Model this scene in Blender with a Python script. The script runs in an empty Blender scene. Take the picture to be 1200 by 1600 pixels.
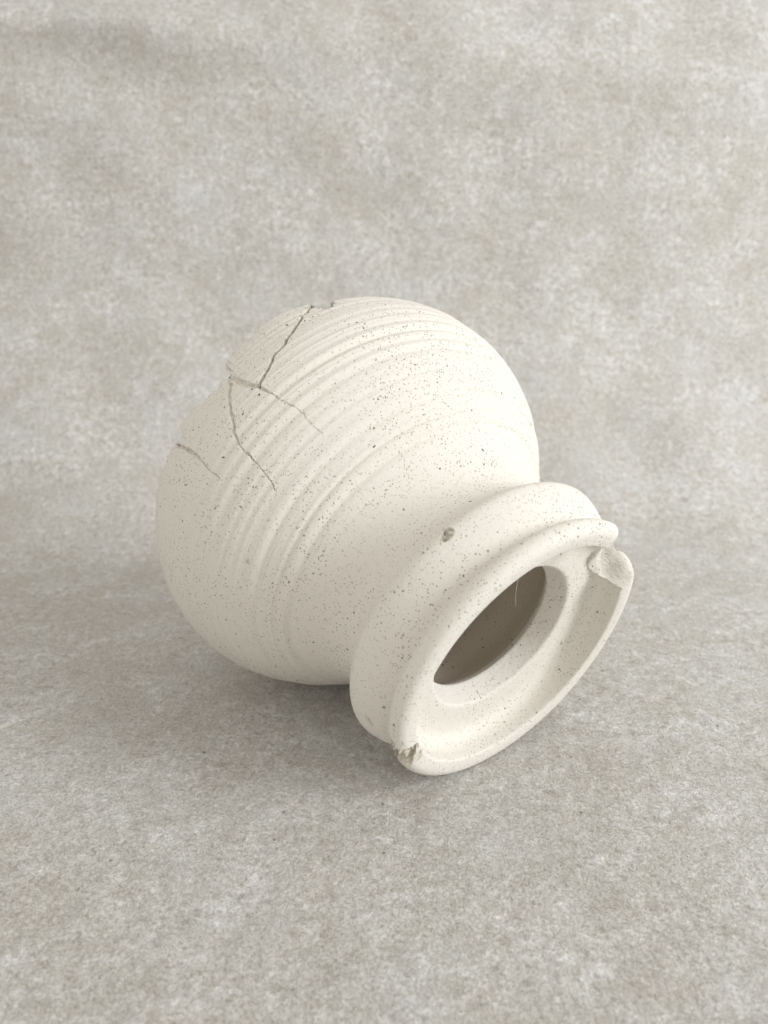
import bpy, math
import numpy as np

rng = np.random.default_rng(7)
S = 0.09                       # body radius of the jar in metres; shapes below are in body radii
SC = bpy.context.scene

# ------------------------------------------------------------------ camera
PITCH = math.radians(17.5)
cam_d = bpy.data.cameras.new('camera')
cam = bpy.data.objects.new('camera', cam_d)
SC.collection.objects.link(cam)
cam.location = (0, 0, 2.062 * S)
cam.rotation_euler = (math.pi / 2 - PITCH, 0, 0)
cam_d.sensor_fit = 'VERTICAL'
cam_d.sensor_height = 7.3
cam_d.sensor_width = 5.475
cam_d.lens = 7.3 * 1164 / 1600
cam_d.clip_start = 0.01
cam_d.clip_end = 50
cam_d.dof.use_dof = True
cam_d.dof.focus_distance = 3.1 * S
cam_d.dof.aperture_fstop = 2.1
SC.camera = cam
SC.cycles.max_bounces = 6
SC.cycles.diffuse_bounces = 4
SC.cycles.glossy_bounces = 2
SC.cycles.caustics_reflective = False

# ------------------------------------------------------------------ light: a room's soft ambient and one window to the right
world = bpy.data.worlds.new('World')
SC.world = world
world.use_nodes = True
wb = world.node_tree.nodes['Background']
wb.inputs[0].default_value = (1.0, 0.972, 0.91, 1)
wb.inputs[1].default_value = 0.76

def area_light(name, az, el, dist, sx, sy, watts, col, target):
    d = bpy.data.lights.new(name, 'AREA')
    d.shape = 'RECTANGLE'; d.size = sx; d.size_y = sy; d.energy = watts; d.color = col
    o = bpy.data.objects.new(name, d); SC.collection.objects.link(o)
    az, el = math.radians(az), math.radians(el)
    v = np.array([math.cos(el) * math.sin(az), math.cos(el) * math.cos(az), math.sin(el)])
    o.location = np.array(target) + v * dist
    from mathutils import Vector
    o.rotation_euler = Vector(v).to_track_quat('Z', 'Y').to_euler()
    return o
area_light('window_light', 113, 20, 1.7, 0.55, 0.95, 21, (0.94, 0.98, 1.0), (0, 3.6 * S, S))

SC.view_settings.view_transform = 'Standard'
SC.view_settings.look = 'None'
SC.view_settings.exposure = 0.07
SC.view_settings.gamma = 1
SC.view_settings.use_curve_mapping = False

# ------------------------------------------------------------------ helpers
def sines(seed, n, fmin, fmax):
    r = np.random.default_rng(seed)
    d = r.normal(size=(n, 3)); d /= np.linalg.norm(d, axis=1)[:, None]
    fr = r.uniform(fmin, fmax, n); ph = r.uniform(0, 6.283, n)
    def fn(p):
        out = np.zeros(p.shape[:-1])
        for i in range(n):
            out += np.sin((p @ d[i]) * fr[i] + ph[i])
        return out / math.sqrt(n)
    return fn

def smooth(a, b, x):
    t = np.clip((x - a) / (b - a), 0, 1)
    return t * t * (3 - 2 * t)

def spline(pts, n_per=12):
    """Catmull-Rom through points, centripetal."""
    P = np.array(pts, float)
    P = np.vstack([2 * P[0] - P[1], P, 2 * P[-1] - P[-2]])
    out = []
    for i in range(1, len(P) - 2):
        p0, p1, p2, p3 = P[i - 1:i + 3]
        t0 = 0; t1 = t0 + np.linalg.norm(p1 - p0) ** .5; t2 = t1 + np.linalg.norm(p2 - p1) ** .5; t3 = t2 + np.linalg.norm(p3 - p2) ** .5
        t = np.linspace(t1, t2, n_per, endpoint=False)[:, None]
        A1 = (t1 - t) / (t1 - t0) * p0 + (t - t0) / (t1 - t0) * p1
        A2 = (t2 - t) / (t2 - t1) * p1 + (t - t1) / (t2 - t1) * p2
        A3 = (t3 - t) / (t3 - t2) * p2 + (t - t2) / (t3 - t2) * p3
        B1 = (t2 - t) / (t2 - t0) * A1 + (t - t0) / (t2 - t0) * A2
        B2 = (t3 - t) / (t3 - t1) * A2 + (t - t1) / (t3 - t1) * A3
        out.append((t2 - t) / (t2 - t1) * B1 + (t - t1) / (t2 - t1) * B2)
    out.append(P[-2][None])
    return np.vstack(out)

def resample(curve, n, u=None):
    d = np.r_[0, np.cumsum(np.linalg.norm(np.diff(curve, axis=0), axis=1))]
    u = np.linspace(0, 1, n) if u is None else u
    return np.c_[np.interp(u * d[-1], d, curve[:, 0]), np.interp(u * d[-1], d, curve[:, 1])]

def mesh_obj(name, verts, quads, mat, parent=None, attrs=None, uv=None, loc=(0, 0, 0)):
    me = bpy.data.meshes.new(name)
    nv, nf = len(verts), len(quads)
    k = quads.shape[1]
    me.vertices.add(nv); me.vertices.foreach_set('co', np.ascontiguousarray(verts, np.float32).ravel())
    me.loops.add(nf * k); me.loops.foreach_set('vertex_index', np.ascontiguousarray(quads, np.int32).ravel())
    me.polygons.add(nf)
    me.polygons.foreach_set('loop_start', np.arange(0, nf * k, k, dtype=np.int32))
    me.polygons.foreach_set('use_smooth', np.ones(nf, bool))
    for an, av in (attrs or {}).items():
        at = me.attributes.new(an, 'FLOAT', 'POINT'); at.data.foreach_set('value', np.ascontiguousarray(av, np.float32))
    if uv is not None:
        ul = me.uv_layers.new(name='cloth'); ul.data.foreach_set('uv', np.ascontiguousarray(uv[quads.ravel()], np.float32).ravel())
    me.update(calc_edges=True); me.validate()
    me.materials.append(mat)
    o = bpy.data.objects.new(name, me); SC.collection.objects.link(o)
    o.location = loc
    if parent: o.parent = parent
    return o

class NT:
    def __init__(self, name):
        self.m = bpy.data.materials.new(name); self.m.use_nodes = True
        self.t = self.m.node_tree; self.bsdf = self.t.nodes['Principled BSDF']
    def n(self, kind, **kw):
        nd = self.t.nodes.new(kind)
        for k, v in kw.items():
            if k.startswith('_'): setattr(nd, k[1:], v)
        return nd
    def l(self, a, b): self.t.links.new(a, b)
    def noise(self, vec, scale, detail=4, rough=.55, dist=0):
        nd = self.n('ShaderNodeTexNoise'); self.l(vec, nd.inputs['Vector'])
        nd.inputs['Scale'].default_value = scale; nd.inputs['Detail'].default_value = detail
        nd.inputs['Roughness'].default_value = rough; nd.inputs['Distortion'].default_value = dist
        return nd.outputs['Fac']
    def ramp(self, fac, stops):
        nd = self.n('ShaderNodeValToRGB'); self.l(fac, nd.inputs[0])
        el = nd.color_ramp.elements
        while len(el) < len(stops): el.new(.5)
        for e, (p, c) in zip(el, stops):
            e.position = p; e.color = (*c, 1) if len(c) == 3 else c
        return nd.outputs[0]
    def math(self, op, a, b=None, c=None):
        nd = self.n('ShaderNodeMath', _operation=op)
        for i, v in enumerate((a, b, c)):
            if v is None: continue
            if isinstance(v, (int, float)): nd.inputs[i].default_value = v
            else: self.l(v, nd.inputs[i])
        return nd.outputs[0]
    def mix(self, fac, a, b, mode='MIX'):
        nd = self.n('ShaderNodeMix', _data_type='RGBA', _blend_type=mode)
        for i, v in ((0, fac), (6, a), (7, b)):
            if isinstance(v, (int, float)): nd.inputs[i].default_value = v
            elif isinstance(v, tuple): nd.inputs[i].default_value = (*v, 1)
            else: self.l(v, nd.inputs[i])
        return nd.outputs[2]
    def bump(self, h, strength, dist, prev=None):
        nd = self.n('ShaderNodeBump'); self.l(h, nd.inputs['Height'])
        nd.inputs['Strength'].default_value = strength; nd.inputs['Distance'].default_value = dist
        if prev: self.l(prev, nd.inputs['Normal'])
        return nd.outputs[0]

# ------------------------------------------------------------------ materials
def clay_material(name, tone_a, tone_b):
    T = NT(name)
    tc = T.n('ShaderNodeTexCoord').outputs['Object']
    def specks(scale, rmax, keep, seed):
        mp = T.n('ShaderNodeMapping'); T.l(tc, mp.inputs[0]); mp.inputs['Location'].default_value = (seed, seed * 1.7, -seed)
        nz = T.n('ShaderNodeTexNoise'); T.l(mp.outputs[0], nz.inputs['Vector']); nz.inputs['Scale'].default_value = scale * 2.5
        nz.inputs['Detail'].default_value = 0
        ad = T.n('ShaderNodeVectorMath', _operation='MULTIPLY_ADD'); T.l(nz.outputs['Color'], ad.inputs[0])
        ad.inputs[1].default_value = (.35 / scale,) * 3; T.l(mp.outputs[0], ad.inputs[2])
        v = T.n('ShaderNodeTexVoronoi'); T.l(ad.outputs[0], v.inputs['Vector']); v.inputs['Scale'].default_value = scale
        sep = T.n('ShaderNodeSeparateColor'); T.l(v.outputs['Color'], sep.inputs[0])
        rad = T.math('MULTIPLY', T.math('POWER', sep.outputs[0], 1.4), rmax)       # each grain its own size
        rad = T.math('MULTIPLY', rad, T.math('GREATER_THAN', sep.outputs[1], 1 - keep))
        d = T.math('SUBTRACT', rad, v.outputs['Distance'])
        mr = T.n('ShaderNodeMapRange'); T.l(d, mr.inputs[0]); mr.inputs[1].default_value = -.02; mr.inputs[2].default_value = .07
        m = T.math('MULTIPLY', mr.outputs[0], T.math('GREATER_THAN', rad, 0.03))
        return m, sep.outputs[2]
    base = T.mix(T.noise(tc, 26, 4), tone_a, tone_b)
    base = T.mix(T.math('MULTIPLY', T.noise(tc, 900, 3, .7), .5), base, (.64, .59, .52))
    # faint dusty scuffs along the turning direction come from fine noise; tiny pale and brown grains
    m1, c1 = specks(300, .17, .9, 0.0)
    m2, c2 = specks(740, .29, .9, 3.1)
    m3, c3 = specks(1200, .42, .95, 5.7)
    clump = T.ramp(T.noise(tc, 42, 3), [(.36, (.30,) * 3), (.64, (1.1,) * 3)])
    gc = T.ramp(c1, [(0, (.035, .028, .022)), (.55, (.09, .07, .05)), (.8, (.22, .16, .10)), (1, (.3, .26, .22))])
    col = T.mix(T.math('MULTIPLY', m3, T.math('MULTIPLY', .8, clump)), base, (.30, .25, .20))
    col = T.mix(T.math('MULTIPLY', m2, T.math('MULTIPLY', .85, clump)), col, T.ramp(c2, [(0, (.06, .05, .04)), (.6, (.16, .13, .10)), (1, (.40, .34, .27))]))
    col = T.mix(T.math('MULTIPLY', m1, .92), col, gc)
    # broken edges: the raw, gritty, dust-holding inside of the clay
    at = T.n('ShaderNodeAttribute', _attribute_name='fracture'); fr = at.outputs['Fac']
    grit = T.noise(tc, 1100, 4, .75)
    raw = T.ramp(grit, [(.36, (.36, .31, .23)), (.5, (.58, .52, .42)), (.64, (.76, .71, .62))])
    col = T.mix(fr, col, raw)
    T.l(col, T.bsdf.inputs['Base Color'])
    T.bsdf.inputs['Roughness'].default_value = .88
    T.bsdf.inputs['Specular IOR Level'].default_value = .25
    h = T.math('ADD', T.math('MULTIPLY', T.noise(tc, 420, 4, .75), .32), T.math('MULTIPLY', T.math('MULTIPLY', fr, grit), 1.1))
    T.l(T.bump(h, .8, .001), T.bsdf.inputs['Normal'])
    return T.m

def felt_material():
    T = NT('grey_beige_felt')
    uv = T.n('ShaderNodeUVMap', _uv_map='cloth').outputs[0]
    blot = T.noise(uv, 34, 3, .6, .6)
    mott = T.noise(uv, 210, 4, .72, .4)
    fine = T.noise(uv, 800, 3, .75, 1.0)
    tint = T.noise(uv, 75, 3, .6)
    a = T.ramp(mott, [(.30, (.38, .35, .30)), (.44, (.54, .52, .485)), (.55, (.63, .62, .60)), (.68, (.79, .788, .78))])
    a = T.mix(T.ramp(blot, [(.36, (.0,) * 3), (.64, (1,) * 3)]), T.mix(.55, a, (.47, .445, .40), 'MIX'), a)
    a = T.mix(T.ramp(tint, [(.55, (0,) * 3), (.72, (.35,) * 3)]), a, (.50, .445, .385))
    a = T.mix(T.ramp(T.noise(uv, 58, 3), [(.56, (0,) * 3), (.74, (.32,) * 3)]), a, (.60, .61, .60))
    broad = T.noise(uv, 11, 6, .62, .3)
    a = T.mix(T.ramp(broad, [(.33, (.5,) * 3), (.55, (0,) * 3)]), a, (.47, .44, .40))
    a = T.mix(T.ramp(broad, [(.52, (0,) * 3), (.70, (.22,) * 3)]), a, (.70, .705, .70))
    a = T.mix(T.ramp(T.noise(uv, 24, 5, .65), [(.50, (0,) * 3), (.70, (.30,) * 3)]), a, (.47, .42, .35))
    a = T.mix(T.ramp(T.noise(uv, 19, 5, .65, .5), [(.48, (0,) * 3), (.68, (.30,) * 3)]), a, (.62, .64, .655))
    f = T.ramp(fine, [(.28, (.55,) * 3), (.5, (1,) * 3), (.70, (1.32, 1.32, 1.32))])
    a = T.mix(1.0, a, f, 'MULTIPLY')
    gain = T.n('ShaderNodeHueSaturation'); T.l(a, gain.inputs['Color']); gain.inputs['Value'].default_value = 1.06; a = gain.outputs[0]
    # stray dark lint
    v = T.n('ShaderNodeTexVoronoi', _voronoi_dimensions='2D'); T.l(uv, v.inputs['Vector']); v.inputs['Scale'].default_value = 55
    sep = T.n('ShaderNodeSeparateColor'); T.l(v.outputs['Color'], sep.inputs[0])
    lint = T.math('MULTIPLY', T.math('LESS_THAN', v.outputs['Distance'], .035), T.math('GREATER_THAN', sep.outputs[0], .9))
    a = T.mix(T.math('MULTIPLY', lint, .7), a, (.10, .09, .07))
    T.l(a, T.bsdf.inputs['Base Color'])
    T.bsdf.inputs['Roughness'].default_value = 1
    T.bsdf.inputs['Specular IOR Level'].default_value = .05
    T.bsdf.inputs['Sheen Weight'].default_value = .12
    T.bsdf.inputs['Sheen Roughness'].default_value = .6
    T.l(T.bump(T.math('ADD', T.math('MULTIPLY', mott, .8), T.math('MULTIPLY', fine, .55)), .7, .0016), T.bsdf.inputs['Normal'])
    return T.m

def fibre_material():
    T = NT('felt_fibre')
    at = T.n('ShaderNodeAttribute', _attribute_name='tone')
    c = T.ramp(at.outputs['Fac'], [(0, (.22, .18, .14)), (.2, (.44, .41, .36)), (.6, (.60, .58, .54)), (1, (.76, .75, .72))])
    T.l(c, T.bsdf.inputs['Base Color'])
    T.bsdf.inputs['Roughness'].default_value = .9
    T.bsdf.inputs['Specular IOR Level'].default_value = .15
    return T.m

CLAY = clay_material('speckled_bisque_clay', (.785, .75, .69), (.815, .785, .735))
CLAY_IN = clay_material('shade_toned_inside_clay', (.56, .485, .395), (.62, .55, .46))  # darker, browner clay: the shade inside the jar is put into its colour
FELT, FIBRE = felt_material(), fibre_material()

# ------------------------------------------------------------------ the felt cloth: floor sweeping up into a backdrop
prof = spline([(-1.0, 0), (2, 0), (4.2, 0), (5.2, .02), (5.75, .14), (6.2, .44), (6.6, .86), (6.92, 1.30), (7.12, 1.75), (7.22, 2.4), (7.30, 3.3), (7.36, 4.0), (7.50, 4.28), (7.66, 4.6), (7.72, 5.6), (7.8, 7.5)], 24)
NS, NX = 520, 640
cp = resample(prof, NS)
slen = np.r_[0, np.cumsum(np.linalg.norm(np.diff(cp, axis=0), axis=1))]
xs = np.linspace(-14, 14, NX)
tan = np.gradient(cp, axis=0); tan /= np.linalg.norm(tan, axis=1)[:, None]
nrm = np.c_[-tan[:, 1], tan[:, 0]]
XX, SS = np.meshgrid(xs, slen)
q3 = np.stack([XX, SS, 0 * XX], -1)
fold = sines(11, 7, .5, 1.3)(q3); ripple = sines(12, 14, 2.5, 7)(q3); nap = sines(13, 24, 18, 45)(q3)
up = smooth(5.6, 7.4, SS)                                   # the standing part hangs less evenly than the floor
disp = .0035 * nap + (.006 + .012 * up) * ripple * np.where(SS < 5.4, .35, 1) + up * .05 * fold
# the bend where the cloth folds over at the top and the valley at the foot of the wall run a little askew
skew = np.interp(xs, [-14, -2.6, 0, 2.6, 14], [.30, .22, 0, -.10, -.2])[None, :] * smooth(5.0, 7.0, SS)
Y = cp[:, 0][:, None] + nrm[:, 0][:, None] * disp
Z = cp[:, 1][:, None] + nrm[:, 1][:, None] * disp + skew * smooth(.1, 1.4, cp[:, 1])[:, None]
def tophump(x0, s0, wx, ws, h):
    return h * np.exp(-((XX - x0) / wx) ** 2 - ((SS - s0) / ws) ** 2)
stop = np.interp(4.0, cp[:, 1], slen)
Y -= tophump(-2.6, stop - .05, 1.3, .16, .10) - tophump(-2.4, stop - .45, 1.5, .22, .06)
Y += tophump(2.3, stop + .12, 1.4, .15, .09)
floor_flat = smooth(5.0, 3.6, SS)
Z = Z * (1 - floor_flat) + floor_flat * (.0035 * nap - .004)
V = np.stack([XX, Y, Z], -1).reshape(-1, 3) * S
idx = np.arange(NS * NX).reshape(NS, NX)
Q = np.stack([idx[:-1, :-1], idx[:-1, 1:], idx[1:, 1:], idx[1:, :-1]], -1).reshape(-1, 4)
uvv = np.stack([XX, SS], -1).reshape(-1, 2) * S
felt = mesh_obj('felt_cloth', V, Q, FELT, uv=uvv)
felt['kind'] = 'structure'
felt['label'] = 'mottled grey beige felt cloth sweeping from floor up into backdrop'

# loose fibres of the nap
def fibres(n):
    r = np.random.default_rng(5)
    yy = 1.05 + (5.9 - 1.05) * r.random(n) ** 1.25
    half = .30 + yy * .56
    xx = r.uniform(-1, 1, n) * half
    yy = np.clip(yy + r.normal(0, .02, n), .9, 6.3)
    zz = np.interp(yy, cp[:, 0], cp[:, 1]); slope = np.interp(yy, cp[:, 0], np.arctan2(tan[:, 1], tan[:, 0]))
    K = 5
    L = r.uniform(.012, .040, n); th = r.uniform(0, 6.283, n); cur = r.normal(0, 1.2, n)
    t = np.linspace(-.5, .5, K)
    ang = th[:, None] + cur[:, None] * t * 2
    dx = np.cumsum(np.cos(ang), 1) * (L / K)[:, None]; ds = np.cumsum(np.sin(ang), 1) * (L / K)[:, None]
    lift = r.uniform(.001, .0085, n)[:, None] * (1 - (2 * t[None]) ** 2) + r.uniform(-.001, .004, n)[:, None]
    w = r.uniform(.00022, .00045, n)[:, None]
    px, ps = -np.sin(ang) * w, np.cos(ang) * w
    cs, sn = np.cos(slope)[:, None], np.sin(slope)[:, None]
    def P(sg):
        a = xx[:, None] + dx + sg * px; s = ds + sg * ps
        return np.stack([a, yy[:, None] + s * cs - lift * sn, zz[:, None] + s * sn + lift * cs - .001], -1)
    VV = np.stack([P(-1), P(1)], 2)                         # n,K,2,3
    base = (np.arange(n) * K * 2)[:, None] + (np.arange(K - 1) * 2)[None]
    F = np.stack([base, base + 1, base + 3, base + 2], -1).reshape(-1, 4)
    tone = np.repeat(np.clip(r.beta(2.6, 1.7, n) - .35 * (r.random(n) < .07), 0, 1), K * 2)
    return VV.reshape(-1, 3) * S, F, tone
fv, ff, ft = fibres(100000)
nap_o = mesh_obj('fibre_nap', fv, ff, FIBRE, parent=felt, attrs={'tone': ft})
nap_o['kind'] = 'stuff'

# ------------------------------------------------------------------ the jar
PSI, TAU = math.radians(37.4), math.radians(18.7)
CEN = np.array([-.141, 3.609, .979])
AX = np.array([math.cos(TAU) * math.sin(PSI), -math.cos(TAU) * math.cos(PSI), -math.sin(TAU)])
E1 = np.array([math.cos(PSI), math.sin(PSI), 0]); E2 = np.cross(AX, E1)

# outer profile (r, z), from the middle of the base to the neck
OUT = spline([(0, -.74), (.20, -.74), (.38, -.738), (.47, -.715), (.565, -.66), (.66, -.59), (.765, -.49), (.850, -.39), (.918, -.29), (.960, -.195), (.987, -.10),
              (1.0, 0), (.993, .10), (.967, .20), (.923, .30), (.857, .40), (.816, .45), (.770, .50), (.722, .55), (.672, .60), (.630, .65),
              (.598, .70), (.578, .75), (.570, .80)], 14)
COLLAR = spline([(.570, .80), (.575, .845), (.596, .885), (.630, .920), (.655, .945), (.667, .966), (.669, .985), (.663, 1.010), (.651, 1.040), (.636, 1.070), (.619, 1.098), (.604, 1.122), (.597, 1.136)], 14)
RIM = spline([(.597, 1.136), (.597, 1.143), (.604, 1.151), (.617, 1.158), (.629, 1.166), (.637, 1.177), (.6415, 1.190), (.642, 1.202), (.639, 1.215), (.632, 1.227), (.620, 1.236), (.604, 1.2405), (.585, 1.240), (.566, 1.237),
              (.553, 1.234), (.5475, 1.2305), (.5455, 1.225), (.546, 1.208), (.548, 1.188), (.5475, 1.165), (.542, 1.145), (.529, 1.128), (.508, 1.1165), (.470, 1.110), (.42, 1.107),
              (.380, 1.105), (.368, 1.1025), (.361, 1.097), (.354, 1.078), (.346, 1.055), (.338, 1.030), (.333, 1.015), (.333, 1.006), (.340, .997), (.354, .980)], 10)
INN = spline([(.354, .980), (.395, .94), (.45, .89), (.495, .83), (.515, .77), (.530, .71), (.570, .63), (.645, .55), (.735, .45), (.805, .36), (.870, .25), (.915, .12), (.932, 0),
              (.922, -.11), (.892, -.22), (.850, -.30), (.790, -.39), (.71, -.48), (.61, -.57), (.52, -.63), (.40, -.665), (.2, -.672), (0, -.672)], 10)

# azimuths: finer where the camera sees the body
ph = np.radians(np.r_[np.linspace(70, 205, 930, endpoint=False), np.linspace(205, 430, 610, endpoint=False)])
NP = len(ph)
deg = np.degrees(ph)

# broken edge of the base: profile height at which the wall ends, by azimuth
BRK = [(70, -.74), (78, -.52), (86, -.37), (92, -.315), (95, -.305), (98, -.292), (99.0, -.262), (100.3, -.215), (102.3, -.145), (105.3, -.105), (106.0, -.14), (106.6, -.30), (108, -.325),
       (114, -.335), (120, -.31), (125.6, -.283), (131, -.262), (134.5, -.250), (134.9, -.14), (136.7, -.118), (138.3, -.150), (140, -.140), (143.6, -.158), (146, -.155), (148.7, -.205), (152, -.235), (154.2, -.240),
       (154.6, -.14), (156, -.105), (157.5, -.13), (158.2, -.195), (163.8, -.205), (168, -.24), (173, -.32), (180, -.46), (188, -.60), (196, -.74)]
zb = np.interp(deg, [b[0] for b in BRK], [b[1] for b in BRK], left=-.74, right=-.74)
jr = np.random.default_rng(3)
jit = np.zeros(NP)
for cell, amp in ((3.1, .012), (1.1, .009), (.45, .0045)):
    k = np.arange(60, 220, cell); jit += np.interp(deg, k, jr.normal(0, amp, len(k)))
inb = smooth(72, 92, deg) * smooth(194, 178, deg)
zb = zb + jit * inb
od = np.r_[0, np.cumsum(np.linalg.norm(np.diff(OUT, axis=0), axis=1))]
kmax = np.searchsorted(OUT[:, 1], -.7399)
def s_of_z(curve, z):       # arc length on the outer profile for height z (monotone part)
    d = np.r_[0, np.cumsum(np.linalg.norm(np.diff(curve, axis=0), axis=1))]
    m = np.arange(len(curve)) >= 30
    return np.interp(z, curve[m, 1], d[m]), d
so, od = s_of_z(OUT, zb)
so = np.where(inb > 0, so, 0)
so = so * smooth(70, 80, deg) * smooth(198, 186, deg)
KB = 430
K1 = 150
sfix = s_of_z(OUT, -.055)[0]                                   # beyond this ring the rows no longer follow the break
u = np.linspace(0, 1, K1, endpoint=False)[:, None]
sg = np.vstack([so[None] + (sfix - so[None]) * u, np.repeat(np.linspace(sfix, od[-1], KB - K1)[:, None], NP, 1)])
rB = np.interp(sg, od, OUT[:, 0]); zB = np.interp(sg, od, OUT[:, 1])

KC, KR = 70, 260
cC, cR = resample(COLLAR, KC), resample(RIM, KR)
rC, zC = np.repeat(cC[:, :1], NP, 1), np.repeat(cC[:, 1:], NP, 1)
rR, zR = np.repeat(cR[:, :1], NP, 1), np.repeat(cR[:, 1:], NP, 1)
# inner wall, ending under the broken edge
idd = np.r_[0, np.cumsum(np.linalg.norm(np.diff(INN, axis=0), axis=1))]
m = np.arange(len(INN)) >= 120
zin_end = zb + jit * .6 + .012
si = np.interp(-zin_end, -INN[m, 1], idd[m])
si = np.where((so <= 0) | (zin_end < -.66), idd[-1], si)
KI = 110
ui = np.linspace(0, 1, KI)[:, None]
sgi = si[None] * ui
rI = np.interp(sgi, idd, INN[:, 0]); zI = np.interp(sgi, idd, INN[:, 1])
# the broken face joins inner end to outer start
KF = 9
w = np.linspace(0, 1, KF)[1:-1, None]
rF = rI[-1][None] * (1 - w) + rB[0][None] * w
zF = zI[-1][None] * (1 - w) + zB[0][None] * w

# ---- relief of the body: throwing grooves
DEG = np.broadcast_to(deg, rB.shape)
cosp, sinp = np.cos(ph)[None], np.sin(ph)[None]
def cyl(r, z): return np.stack([r * cosp, r * sinp, z], -1)
wob = sines(21, 6, 1.0, 2.6)
groove_mod = sines(22, 8, 1.2, 4.0)
GR = [(.566, .0100, .012), (.522, .0045, .006), (.462, .0085, .012), (.405, .0020, .008), (.372, .0035, .008), (.336, .0040, .006), (.283, .0100, .012), (.236, .0070, .010), (.212, .002, .004),
      (.180, .0080, .011), (.128, .0060, .010), (.104, .002, .005), (.072, .0055, .010), (.022, .0060, .011), (-.030, .0040, .009), (-.078, .0055, .011), (-.13, .0035, .008), (-.175, .005, .010), (-.235, .004, .01), (-.29, .004, .01)]
dB = np.zeros_like(rB)
PB = cyl(rB, zB)
zz = zB + .006 * wob(PB) + .010 * ((DEG - 130) / 100) * smooth(.5, .2, zB)     # rings run very slightly as a spiral
for i, (z0, dp, wd) in enumerate(GR):
    wd = wd * (1.0 if z0 > .45 else 1.3)
    amp = dp * (.75 + .40 * sines(40 + i, 4, .8, 2.6)(PB))
    amp = np.clip(amp, (.6 if dp > .0069 else .1) * dp, None) * (1 - .62 * smooth(112, 128, DEG) * smooth(165, 150, DEG) * smooth(.26, .12, zB)) * (.6 if z0 < .16 else (1.05 if z0 < .45 else 1.3)) * (1 - .18 * smooth(130, 158, DEG) * smooth(.42, .30, zB))
    dB += -amp * np.exp(-((zz - z0) / wd) ** 2) + .55 * amp * np.exp(-((zz - z0 + 1.9 * wd) / (1.5 * wd)) ** 2)
scratch = sum(-.0022 * np.exp(-((zz - z0 - .004 * np.sin(DEG * .05 + k)) / .0028) ** 2) * smooth(c - wd_, c, DEG) * smooth(c + wd_, c, DEG)
              for k, (z0, c, wd_) in enumerate([(.335, 173, 20), (.475, 172, 22), (.53, 165, 25), (.585, 160, 30), (.215, 120, 25), (.15, 105, 18), (.31, 95, 20), (.26, 178, 18), (.05, 112, 14), (.62, 145, 25), (.43, 168, 20)]))
dB += scratch
fine_rings = sum(a * np.sin(zz * f + p) for a, f, p in ((.0008, 163, 0), (.0006, 297, 0), (.0005, 471, 1), (.0004, 733, 2)))
dB += fine_rings * smooth(.62, .5, zB) * np.clip(.6 + .5 * groove_mod(PB), .15, None)
dB += .004 * wob(PB * .8) + .012 * np.exp(-((DEG - 92) / 28) ** 2) * smooth(.25, -.1, zB)

# ---- cracks (azimuth, z, half width)
CRA = [(104.8, -.30, .010), (105.9, -.242, .006), (110.9, -.166, .005), (114.0, -.115, .0075), (118.9, -.050, .0085), (122.0, -.010, .0075), (125.3, .006, .0065), (128.4, .046, .006), (131.0, .064, .0065), (133.3, .087, .008)]
CRB = [(134.9, -.30, .012), (135.2, -.215, .010), (136.2, -.117, .014), (135.6, -.012, .013), (134.6, .043, .013), (133.4, .089, .010), (132.5, .153, .004), (131.6, .214, .0018), (130.8, .271, .002), (130.7, .319, .0022), (130.8, .396, .0014)]
CRC = [(135.9, -.15, .012), (136.4, -.107, .011), (137.8, -.043, .010), (140.1, .015, .009), (142.1, .091, .0065), (145.0, .154, .005), (145.9, .191, .0034), (146.4, .245, .004), (146.7, .286, .003), (147.4, .336, .002), (148.0, .368, .002), (149.2, .392, .0014)]
CRD = [(157.4, -.16, .014), (157.0, -.12, .010), (156.0, -.058, .0055), (155.5, -.010, .0085), (154.4, .057, .005), (155.1, .116, .002), (155.2, .168, .002), (155.1, .204, .0014)]
rough_a, rough_b = sines(61, 18, 60, 160), sines(62, 18, 180, 420)
def crack_field(line, r, z, dg, wiggle):
    """signed-free distance over local half width, in the unrolled surface"""
    x = np.radians(dg - 130) * r + .0035 * wiggle; y = z * 1.05
    best = np.full(r.shape, 9.0)
    L = np.array(line)
    for (a0, z0, w0), (a1, z1, w1) in zip(L[:-1], L[1:]):
        rm = np.interp((z0 + z1) / 2, OUT[30:, 1], OUT[30:, 0])
        ax, ay, bx, by = math.radians(a0 - 130), z0 * 1.05, math.radians(a1 - 130), z1 * 1.05
        ax, bx = ax * r, bx * r
        dx, dy = bx - ax, by - ay
        t = np.clip(((x - ax) * dx + (y - ay) * dy) / (dx * dx + dy * dy + 1e-9), 0, 1)
        d = np.hypot(x - ax - t * dx, y - ay - t * dy) / (w0 + (w1 - w0) * t)
        best = np.minimum(best, d)
    return best
fracB = np.zeros_like(rB)
reg = (DEG > 98) & (DEG < 166) & (zB < .46)
rr_, zz_, dd_ = rB[reg], zB[reg], DEG[reg]
Pr = PB[reg]
wig = rough_a(Pr)
mind = np.full(rr_.shape, 9.0)
depth = np.zeros(rr_.shape)
for line, dep in ((CRA, .045), (CRB, .009), (CRC, .011), (CRD, .012)):
    d = crack_field(line, rr_, zz_, dd_, wig * .8 + .5 * rough_b(Pr)) * (1 + .22 * rough_a(Pr * 1.3))
    L = np.array(line)
    dep_l = dep * np.clip(1.15 - smooth(L[-1, 1] - .30, L[-1, 1], zz_) * (0.75 if line is not CRA else .3), .15, 1)
    if line is CRB: dep_l = dep_l * (1 - .55 * smooth(.09, .17, zz_))
    depth = np.maximum(depth, dep_l * smooth(1.1, .45, d))
    mind = np.minimum(mind, d)
gritv = rough_b(Pr)
dB[reg] -= depth * (1 + .25 * gritv)
fr_a = crack_field(CRA, rr_, zz_, dd_, wig * .8)
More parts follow.
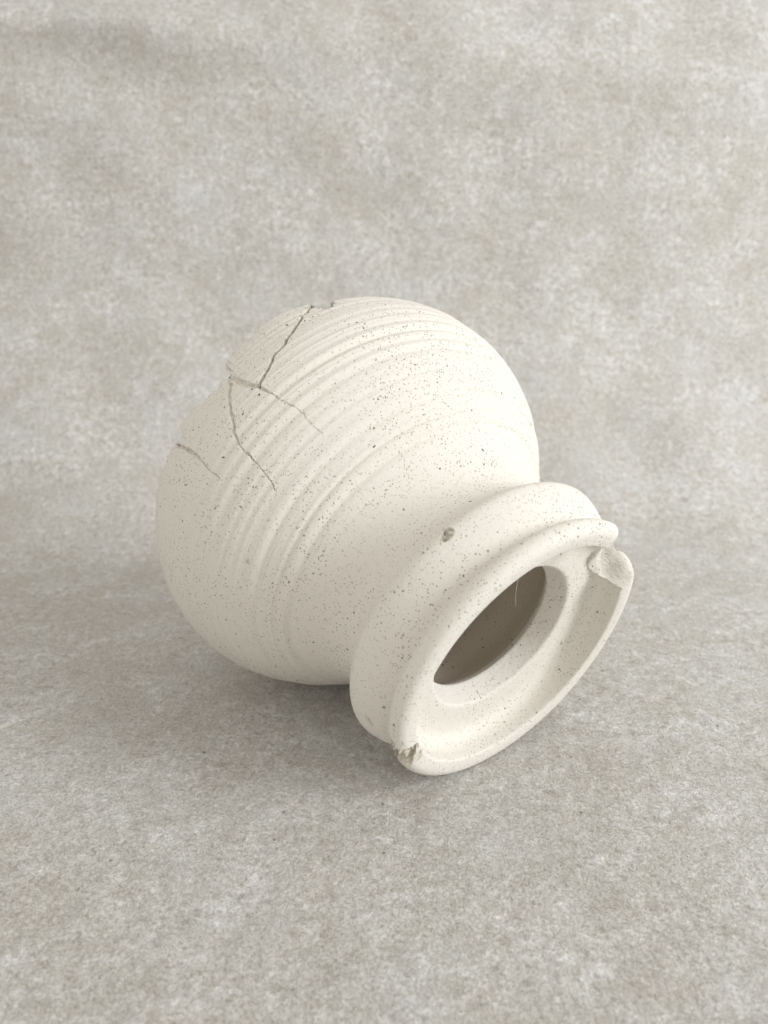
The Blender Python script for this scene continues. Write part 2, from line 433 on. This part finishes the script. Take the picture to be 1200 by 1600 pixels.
fracB[reg] = np.clip(smooth(1.1, .7, fr_a) * (.7 + .2 * gritv) + smooth(1.4, .5, mind) * (.34 + .2 * gritv), 0, .9)
# crumbled edge along the break
edge = np.exp(-((sg - so[None]) / .010) ** 2) * inb[None]
dB -= edge * (.006 + .004 * rough_b(PB))
fracB = np.clip(fracB + edge * (.5 + .3 * rough_a(PB)), 0, .85)
# the loose sherd stands a touch proud of its neighbours
za = np.interp(DEG, [c[0] for c in CRA], [c[1] for c in CRA], left=-9, right=-9)
bz = [c[1] for c in CRB[:6]]; ba = [c[0] for c in CRB[:6]]
pb = np.interp(zB, bz, ba)
sherd_mask = (zB < za) & (DEG < pb) & (DEG > 105.2) & (zB < .092)
dB += np.where(sherd_mask, .0 + (.010 + .014 * np.exp(-((DEG - 117) / 9) ** 2)) * smooth(-.10, -.28, zB), 0)
# small pit with a grain on the flank
pit = np.exp(-(((DEG - 171) * math.pi / 180 * rB) ** 2 + (zB - .414) ** 2) / .008 ** 2)
dB -= .006 * pit; fracB = np.maximum(fracB, .7 * pit)

fall = smooth(-.72, -.5, zB)                                  # base stays round
nr = np.gradient(zB, axis=0); nz = -np.gradient(rB, axis=0); nl = np.hypot(nr, nz) + 1e-9
nr, nz = nr / nl, nz / nl
rB2 = rB + dB * nr * fall; zB2 = zB + dB * nz * fall
rF = rF + .012 * rough_a(cyl(rF, zF)) * .5 * inb[None] * np.sin(math.pi * w); zF = zF + .014 * rough_b(cyl(rF, zF)) * .5 * inb[None] * np.sin(math.pi * w)
rF[-1] = rF[-1] * .5 + rB2[0] * .5

# ---- collar and rim: slight wobble, nicks, chips
dC = .0030 * wob(cyl(rC, zC) * .8) + .0006 * np.sin(zC * 260) * smooth(.99, 1.03, zC) * smooth(1.13, 1.10, zC) * .5
rC2 = rC + dC
rR2 = rR - .018 * np.exp(-(((deg[None] + 15 + 180) % 360 - 180) / 32) ** 2) * smooth(.5, .6, rR) + .0030 * wob(cyl(rR, zR) * .8) * smooth(.33, .5, rR)
zR2 = zR + .0025 * sines(71, 5, 1, 2.4)(cyl(rR, zR)) * smooth(1.1, 1.2, zR)
rB2[-1] = .5 * (rB2[-1] + rC2[0]); rC2[0] = rB2[-1]; zB2[-1] = zC[0]
rC2[-1] = rR2[0]
zC2 = zC.copy(); zC2[-1] = zR2[0]
fracC, fracR = np.zeros_like(rC), np.zeros_like(rR)
def chip(r, z, fr, az, z0, r0, rad, depth, dirr, dirz, seed, fmax):
    c = np.array([r0 * math.cos(math.radians(az)), r0 * math.sin(math.radians(az)), z0])
    P = cyl(r, z); d = np.linalg.norm(P - c, axis=-1)
    n1 = sines(seed, 14, 40, 90)(P); n2 = sines(seed + 1, 14, 120, 300)(P)
    e = d * (1 + .22 * n1 + .08 * n2)
    wgt = smooth(rad, rad * .55, e)
    amt = wgt * depth * (1 + .38 * n1 + .45 * n2)
    r -= amt * dirr; z -= amt * dirz
    fr[:] = np.maximum(fr, fmax * smooth(rad * 1.05, rad * .8, e) * np.clip(.8 + .2 * n2, 0, 1))
chip(rC2, zC2, fracC, 125.0, .980, .670, .021, .013, .95, .3, 91, 1.0)
chip(rC2, zC2, fracC, 127.0, .990, .670, .016, .010, .95, .3, 94, 1.0)
chip(rR2, zR2, fracR, -152, 1.222, .634, .084, .040, .66, .55, 83, 1.0)
chip(rR2, zR2, fracR, -161, 1.19, .644, .034, .016, .9, .2, 86, .7)
chip(rR2, zR2, fracR, -6, 1.235, .620, .016, .010, .7, .7, 88, .3)
# a thin tear in the collar, low on the left
CT = [(-159.5, 1.040, .003), (-156, 1.047, .005), (-152.3, 1.056, .004)]
Ct = np.array(CT)
dgC = np.broadcast_to(deg, rC.shape)
dg2 = np.where(dgC > 180, dgC - 360, dgC)
xa = np.radians(dg2 + 156) * .64; ya = (zC - np.interp(dg2, Ct[:, 0], Ct[:, 1]))
tear = np.exp(-(ya / .006) ** 2) * smooth(.040, .030, np.abs(xa))
rC2 -= .010 * tear; fracC = np.maximum(fracC, .8 * tear)

# ---- the piece broken out of the rim: per azimuth everything above the cut is replaced by the broken face
CIN = [(20.8, 1.30), (22, 1.225), (24, 1.168), (27, 1.134), (30, 1.120), (35, 1.113), (39, 1.115), (43, 1.132), (50, 1.152), (58, 1.160), (61.5, 1.166), (63, 1.21), (63.8, 1.30)]      # at the seat side
COUT = [(22.6, 1.30), (24, 1.236), (28, 1.203), (30, 1.190), (33, 1.172), (36, 1.158), (42, 1.150), (58, 1.150), (61.0, 1.156), (63, 1.21), (63.8, 1.30)]   # at the outer side
dgm = np.where(deg > 360, deg - 360, deg)
for j in np.where((dgm > 20.8) & (dgm < 63.8))[0]:
    zi_ = np.interp(dgm[j], [c[0] for c in CIN], [c[1] for c in CIN]); zo_ = np.interp(dgm[j], [c[0] for c in COUT], [c[1] for c in COUT])
    cz_ = lambda rad: zi_ + (zo_ - zi_) * smooth(.525, .625, rad)
    ks = np.where(zR2[:, j] > cz_(rR2[:, j]))[0]
    if len(ks) < 3: continue
    k1, k2 = ks[0], ks[-1]
    if dgm[j] < 45:                                            # the break runs down onto the seat in a rounded tongue
        rin = np.interp(dgm[j], [22, 24, 26, 29, 33, 38, 41, 43.5, 45], [.546, .530, .510, .492, .478, .477, .488, .515, .545])
        k2 = max(k2, int(np.argmin(np.abs(rR2[100:200, j] - rin))) + 100)
    t = np.linspace(0, 1, k2 - k1 + 1)
    rr = rR2[k1, j] + (rR2[k2, j] - rR2[k1, j]) * t
    zc = np.maximum(cz_(rr), zR2[k2, j] - .001)
    P = np.stack([rr * math.cos(ph[j]), rr * math.sin(ph[j]), zc], -1)
    env = np.sin(math.pi * t) ** .5
    bump_ = (.006 + .010 * smooth(46, 38, dgm[j]) * smooth(24, 30, dgm[j]) * smooth(.57, .51, rr) + .0030 * rough_a(P * .45) + .0006 * rough_b(P)) * env
    z_new = zc + bump_
    z_new[0], z_new[-1] = zR2[k1, j], zR2[k2, j]
    rR2[k1:k2 + 1, j] = rr
    zR2[k1:k2 + 1, j] = np.minimum(z_new, 1.243)
    fracR[k1:k2 + 1, j] = np.maximum(fracR[k1:k2 + 1, j], .10)

# ---- to world, split into parts
def world_pts(r, z):
    return (CEN + AX * z[..., None] + (r * cosp)[..., None] * E1 + (r * sinp)[..., None] * E2) * S
ORG = np.array([CEN[0], CEN[1], 0]) * S
rA = np.vstack([rF, rB2, rC2[1:], rR2[1:], rI[1:]])
zA = np.vstack([zF, zB2, zC2[1:], zR2[1:], zI[1:]])
fA = np.vstack([np.repeat(inb[None] * .75, KF - 2, 0), fracB, fracC[1:], fracR[1:], np.zeros((KI - 1, NP))])
low = (world_pts(rA, zA)[..., 2]).min()
PW = world_pts(rA, zA) - ORG
PW[..., 2] -= low + .0002                                      # let it press very slightly into the felt
K = len(rA)
kB0, kC0, kR0, kI0 = KF - 2, KF - 2 + KB - 1, KF - 2 + KB - 1 + KC - 1, KF - 2 + KB - 1 + KC - 1 + KR - 1
gi = np.arange(K * NP).reshape(K, NP)
rows = np.arange(K)
nxt = np.r_[np.arange(1, K), 0]                                # last inner row closes onto the broken face
A = gi; B = np.roll(gi, -1, 1)
QA = np.stack([A, B, B[nxt], A[nxt]], -1)                      # K,NP,4
part = np.empty((K, NP), int)
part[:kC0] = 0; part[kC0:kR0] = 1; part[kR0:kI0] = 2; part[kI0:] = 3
sm = np.zeros((K, NP), bool)
sm[kB0:kB0 + KB] = sherd_mask
dgA = np.broadcast_to(deg, (K, NP))
sec = (dgA > 106.2) & (dgA < 134.6)
sm[:kB0] = sec[:kB0]                                           # broken face of the sherd goes with it
part[sm] = 4

jar = bpy.data.objects.new('broken_jar', None)
SC.collection.objects.link(jar)
jar.location = ORG
jar.empty_display_size = .05
jar['label'] = 'cracked off-white speckled clay jar lying on its side with chipped rim'
jar['category'] = 'jar'
flatV = PW.reshape(-1, 3); flatF = fA.ravel()
for pid, nm, lab in ((0, 'body', 'round grooved body with cracks and broken base edge'), (1, 'collar', 'rounded collar ring below the rim with a small nick'),
                     (2, 'rim', 'flanged rim and lid seat with a piece broken out'), (3, 'inner_wall', None), (4, 'sherd', 'refitted loose sherd between the open cracks')):
    q = QA[part == pid]
    used, inv = np.unique(q, return_inverse=True)
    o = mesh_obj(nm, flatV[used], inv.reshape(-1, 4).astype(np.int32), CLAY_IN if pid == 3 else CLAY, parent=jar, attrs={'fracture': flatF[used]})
    if lab: o['label'] = lab

# ------------------------------------------------------------------ one stray hair caught in the mouth
def tube(pts, rad, sides=6):
    P = np.array(pts); n = len(P); T_ = np.gradient(P, axis=0); T_ /= np.linalg.norm(T_, axis=1)[:, None]
    a = np.cross(T_, [0.3, .5, .8]); a /= np.linalg.norm(a, axis=1)[:, None]; b = np.cross(T_, a)
    an = np.linspace(0, 2 * math.pi, sides, endpoint=False)
    V = (P[:, None] + rad * (np.cos(an)[None, :, None] * a[:, None] + np.sin(an)[None, :, None] * b[:, None])).reshape(-1, 3)
    g = np.arange(n * sides).reshape(n, sides); g2 = np.roll(g, -1, 1)
    return V, np.stack([g[:-1], g2[:-1], g2[1:], g[1:]], -1).reshape(-1, 4)
def on_jar(r, az, z):
    t = math.radians(az)
    return (CEN + AX * z + r * math.cos(t) * E1 + r * math.sin(t) * E2) * S - np.array([0, 0, low + .0002])
h0 = on_jar(.362, 99, 1.103)
hp = np.array([h0 + np.array([-.0006 * math.sin(t * 2.6), .0010 * t, -.0125 * t]) for t in np.linspace(0, 1, 14)])
hv, hf = tube(hp - h0, .00005)
hair = mesh_obj('stray_hair', hv, hf, FIBRE, attrs={'tone': np.full(len(hv), .8)}, loc=h0)
hair['label'] = 'single fine pale hair hanging in the dark mouth of the jar'
hair['category'] = 'hair'
